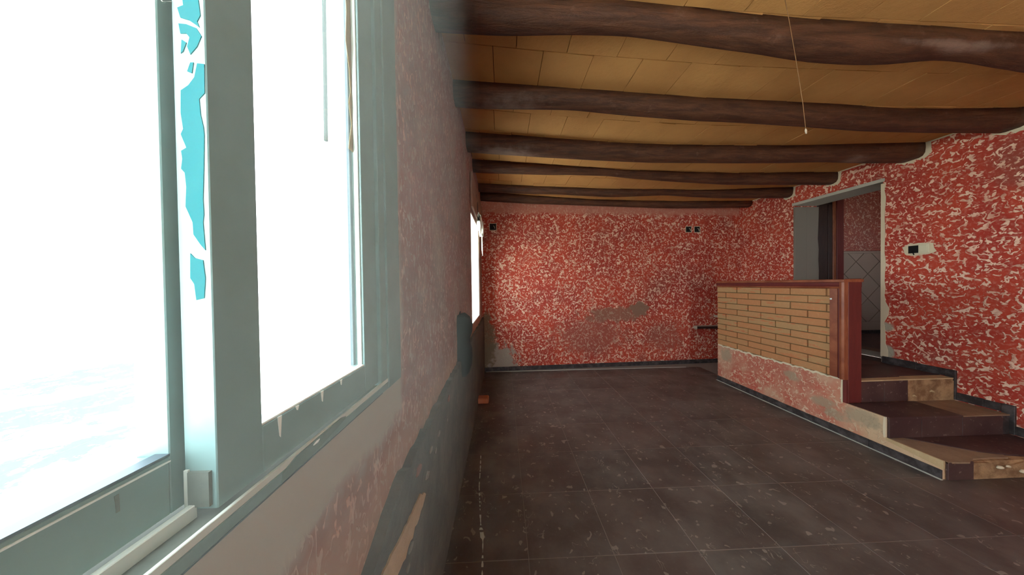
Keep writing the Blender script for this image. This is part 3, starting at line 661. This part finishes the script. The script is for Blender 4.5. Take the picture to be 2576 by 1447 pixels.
# unseen window behind the camera, added for fill light
w3 = empty('fill_window', (-.5, -1.7, 1.185), kind='structure')
boxes('frame', [(-.47, -.40, -2.4, -2.34, 1.185, 2.35), (-.47, -.40, -1.06, -1.0, 1.185, 2.35), (-.47, -.40, -2.34, -1.06, 1.185, 1.25), (-.47, -.40, -2.34, -1.06, 2.29, 2.35)], MAT_ALU, w3)
boxes('glass_pane', [(-.44, -.436, -2.34, -1.06, 1.25, 2.29)], MAT_GLASS, w3)  # pane of the added fill window

# timber lintel board over the far window, with a knot hole
lb = empty('lintel_board', (XL, 3.9, 2.40), label='old grey brown timber board with dark knot above the far window', cat='board')
boxes('board', [(XL + .0005, XL + .03, 3.12, 4.55, 2.40, 2.80)], MAT_LINTEL, lb, bev=.006)
tube('knot_hole', [(XL + .029, 3.72, 2.56), (XL + .034, 3.72, 2.56)], .07, MAT_DARKWOOD, lb, 14)
prism('crack', [(3.52, 2.66), (3.60, 2.70), (3.66, 2.62), (3.6, 2.64)], 0, XL + .029, XL + .0315, MAT_DARKWOOD, lb)
# bunched white cloth below it
V, Fc = [], []; NU, NV = 16, 22
for i in range(NU):
    u = i / (NU - 1); y_ = 3.62 + .55 * u
    for j in range(NV):
        v = j / (NV - 1); a = v * 2 * math.pi
        rr = .045 * (.6 + .4 * math.sin(u * math.pi)) * (1 + .25 * math.sin(5 * a + 9 * u))
        zz = 2.40 - .14 * u + math.sin(a) * rr * 1.7 + .012 * math.sin(u * 23 + a)
        V.append((XL + .052 + math.cos(a) * rr * .9, y_, zz))
for i in range(NU - 1):
    for j in range(NV - 1): Fc.append((i * NV + j, i * NV + j + 1, (i + 1) * NV + j + 1, (i + 1) * NV + j))
cl = empty('cloth_roll', (XL + .05, 3.9, 2.2), label='bunched white cloth hanging at the top of the far window', cat='cloth')
mk('cloth_bundle', V, Fc, MAT_CLOTH, cl, smooth=True)
for dy, dz in [(3.98, 0), (4.06, -.04), (4.12, -.06)]:
    prism('cloth_tail', [(dy, 2.30), (dy + .05, 2.30), (dy + .04, 2.05 + dz), (dy + .025, 2.0 + dz), (dy + .01, 2.06 + dz)], 0, XL + .055, XL + .062, MAT_CLOTH, cl)

# black cloth bag hanging on the left wall
pts = [(.0, 1.262), (.055, 1.258), (.088, 1.235), (.104, 1.19), (.10, 1.13), (.082, 1.075), (.085, 1.03), (.098, .99), (.10, .93), (.094, .86), (.075, .80), (.045, .765), (.0, .76)]
V, Fc = [], []; NY = 10
for i, (dx, z_) in enumerate(pts):
    hw_ = .06 + .05 * (dx / .104)
    for j in range(NY):
        a = math.pi * j / (NY - 1)
        V.append((XL + .001 + dx * 1.05 * math.sin(a) ** .7, 2.2 - math.cos(a) * hw_, z_ + .01 * math.sin(a * 3) * (0 < i < len(pts) - 1)))
for i in range(len(pts) - 1):
    for j in range(NY - 1): Fc.append((i * NY + j, i * NY + j + 1, (i + 1) * NY + j + 1, (i + 1) * NY + j))
bag = empty('hanging_bag', (XL + .05, 2.2, .76), label='black rounded cloth bag hanging against the left wall before the far window', cat='bag')
mk('bag_body', V, Fc, MAT_BCLOTH, bag, smooth=True)
tube('bag_loop', [(XL + .004, 2.19, 1.25), (XL + .012, 2.195, 1.285), (XL + .012, 2.205, 1.285), (XL + .004, 2.21, 1.25)], .004, MAT_BCLOTH, bag, 6)

# dark damp dado along the foot of the left wall
dd = empty('trim_2', (XL, 1.5, 0), kind='structure')
pt = []
for i in range(120):
    y_ = -.3 + 4.95 * i / 119; pt.append((y_, float(np.interp(y_, [-.3, .67, .85, 1.83, 3.0, 4.65], [.74, .79, .87, .9, .92, .94])) + random.uniform(-.012, .012)))
pt += [(4.65, 0), (-.3, 0)]
prism('dado_band', pt, 0, XL, XL + .03, MAT_DADO, dd)
pt = []
for i in range(40):
    y_ = .2 + .88 * i / 39; pt.append((y_, float(np.interp(y_, [.2, .70, 1.04, 1.08], [.765, .745, .70, .67])) + random.uniform(-.006, .006)))
for i in range(40):
    y_ = 1.10 - .90 * i / 39; pt.append((y_, float(np.interp(y_, [.2, .83, 1.05, 1.10], [.64, .635, .635, .655])) + random.uniform(-.012, .008)))
prism('bare_strip', pt, 0, XL + .028, XL + .036, MAT_BEIGE, dd)
for (y_, z_, r) in [(1.03, .80, .018), (1.20, .77, .013), (1.35, .76, .012), (1.14, .70, .014), (1.55, .73, .01), (1.6, .83, .02), (1.28, .72, .012), (.93, .60, .012), (.9, .56, .01)]:
    pt = [(y_ + r * 1.7 * math.cos(k_ * .7) * random.uniform(.7, 1.2), z_ + r * math.sin(k_ * .7) * random.uniform(.7, 1.2)) for k_ in range(9)]
    prism('plaster_chip', pt, 0, XL + .029, XL + .034, MAT_CHIP if r < .017 else MAT_TERRA2, dd)

# brick fragment and dust on the floor
fb = boxes('brick_fragment', [(-.345, -.20, 3.38, 3.50, .0, .07)], MAT_TERRA, bev=.012, origin=(-.27, 3.44, 0), label='small terracotta brick fragment on the floor by the left wall', cat='brick')
ctr = [(2.36, -.214), (2.2, -.205), (2.0, -.197), (1.85, -.18), (1.65, -.156), (1.572, -.138), (1.5, -.134), (1.38, -.128), (1.28, -.12)]
L, Rr = [], []
for y_, x_ in [(float(t), float(np.interp(-t, [-a for a, b in ctr], [b for a, b in ctr]))) for t in np.linspace(2.36, 1.28, 70)]:
    w_ = random.uniform(.0005, .006) * (2.2 if 1.52 < y_ < 1.66 else 1)
    L.append((x_ - w_, y_)); Rr.append((x_ + w_, y_))
V, Fc = [], []
for a, b in zip(L, Rr): V += [(a[0], a[1], .0012), (b[0], b[1], .0012), (b[0], b[1], .0002), (a[0], a[1], .0002)]
for i in range(len(L) - 1):
    if random.random() < .22: continue
    o_ = i * 4; Fc += [(o_, o_ + 1, o_ + 5, o_ + 4), (o_ + 1, o_ + 2, o_ + 6, o_ + 5), (o_ + 3, o_, o_ + 4, o_ + 7)]
mk('dust_streak', V, Fc, MAT_DUST, origin=(-.17, 1.8, 0), label='broken white plaster dust streak on the dark floor near the left wall', cat='dust', kind='stuff')

# thin cord hanging from the ceiling
cd = empty('hanging_cord', (1.42, 1.30, 2.23), label='thin ochre string with pale tip hanging from the ceiling before the beams', cat='string')
tube('strand', [(1.395, 1.30, 2.945), (1.428, 1.30, 2.784), (1.465, 1.30, 2.58), (1.499, 1.30, 2.372), (1.513, 1.30, 2.25)], .0014, MAT_CORD, cd, 6)
tube('strand_tip', [(1.512, 1.30, 2.252), (1.514, 1.30, 2.242), (1.516, 1.30, 2.226)], [.002, .0045, .003], MAT_STONE, cd, 8)

# ------------------------------------------------------------------ outside
V = [(-40, -30, -.02), (XL - .3, -30, -.02), (XL - .3, 40, -.02), (-40, 40, -.02)]
mk('ground', V + [(a, b, -.3) for a, b, c_ in V], [(0, 1, 2, 3), (4, 5, 6, 7), (0, 1, 5, 4), (1, 2, 6, 5), (2, 3, 7, 6), (3, 0, 4, 7)], MAT_GROUND, kind='structure')
boxes('ground_back', [(XL - .3, 12, -30, YB - .25, -.3, -.02)], MAT_GROUND, kind='structure')
tube('hanging_cable', [(-2, 3.21, 5.2), (-2, 3.206, 4.786), (-2, 3.20, 4.0), (-2, 3.187, 3.25), (-2, 3.185, 3.17)], .022, MAT_METALG, origin=(-2, 3.19, 3.17), label='grey cable end hanging outside, seen through the right pane', cat='cable')

# ------------------------------------------------------------------ scattering volume added along the near window to imitate lens glare
hz = bpy.data.materials.new('glare_veil_volume'); hz.use_nodes = True; t = hz.node_tree
for n in list(t.nodes):
    if n.type != 'OUTPUT_MATERIAL': t.nodes.remove(n)
vs = t.nodes.new('ShaderNodeVolumeScatter'); vs.inputs['Color'].default_value = (.96, 1, .86, 1); vs.inputs['Density'].default_value = .125
t.links.new(vs.outputs[0], t.nodes['Material Output'].inputs['Volume'])
boxes('glare_veil', [(XL + .007, -.10, .05, 1.40, .92, 2.86)], hz, kind='stuff', label='thin haze volume added beside the bright near window to imitate lens glare', cat='haze')
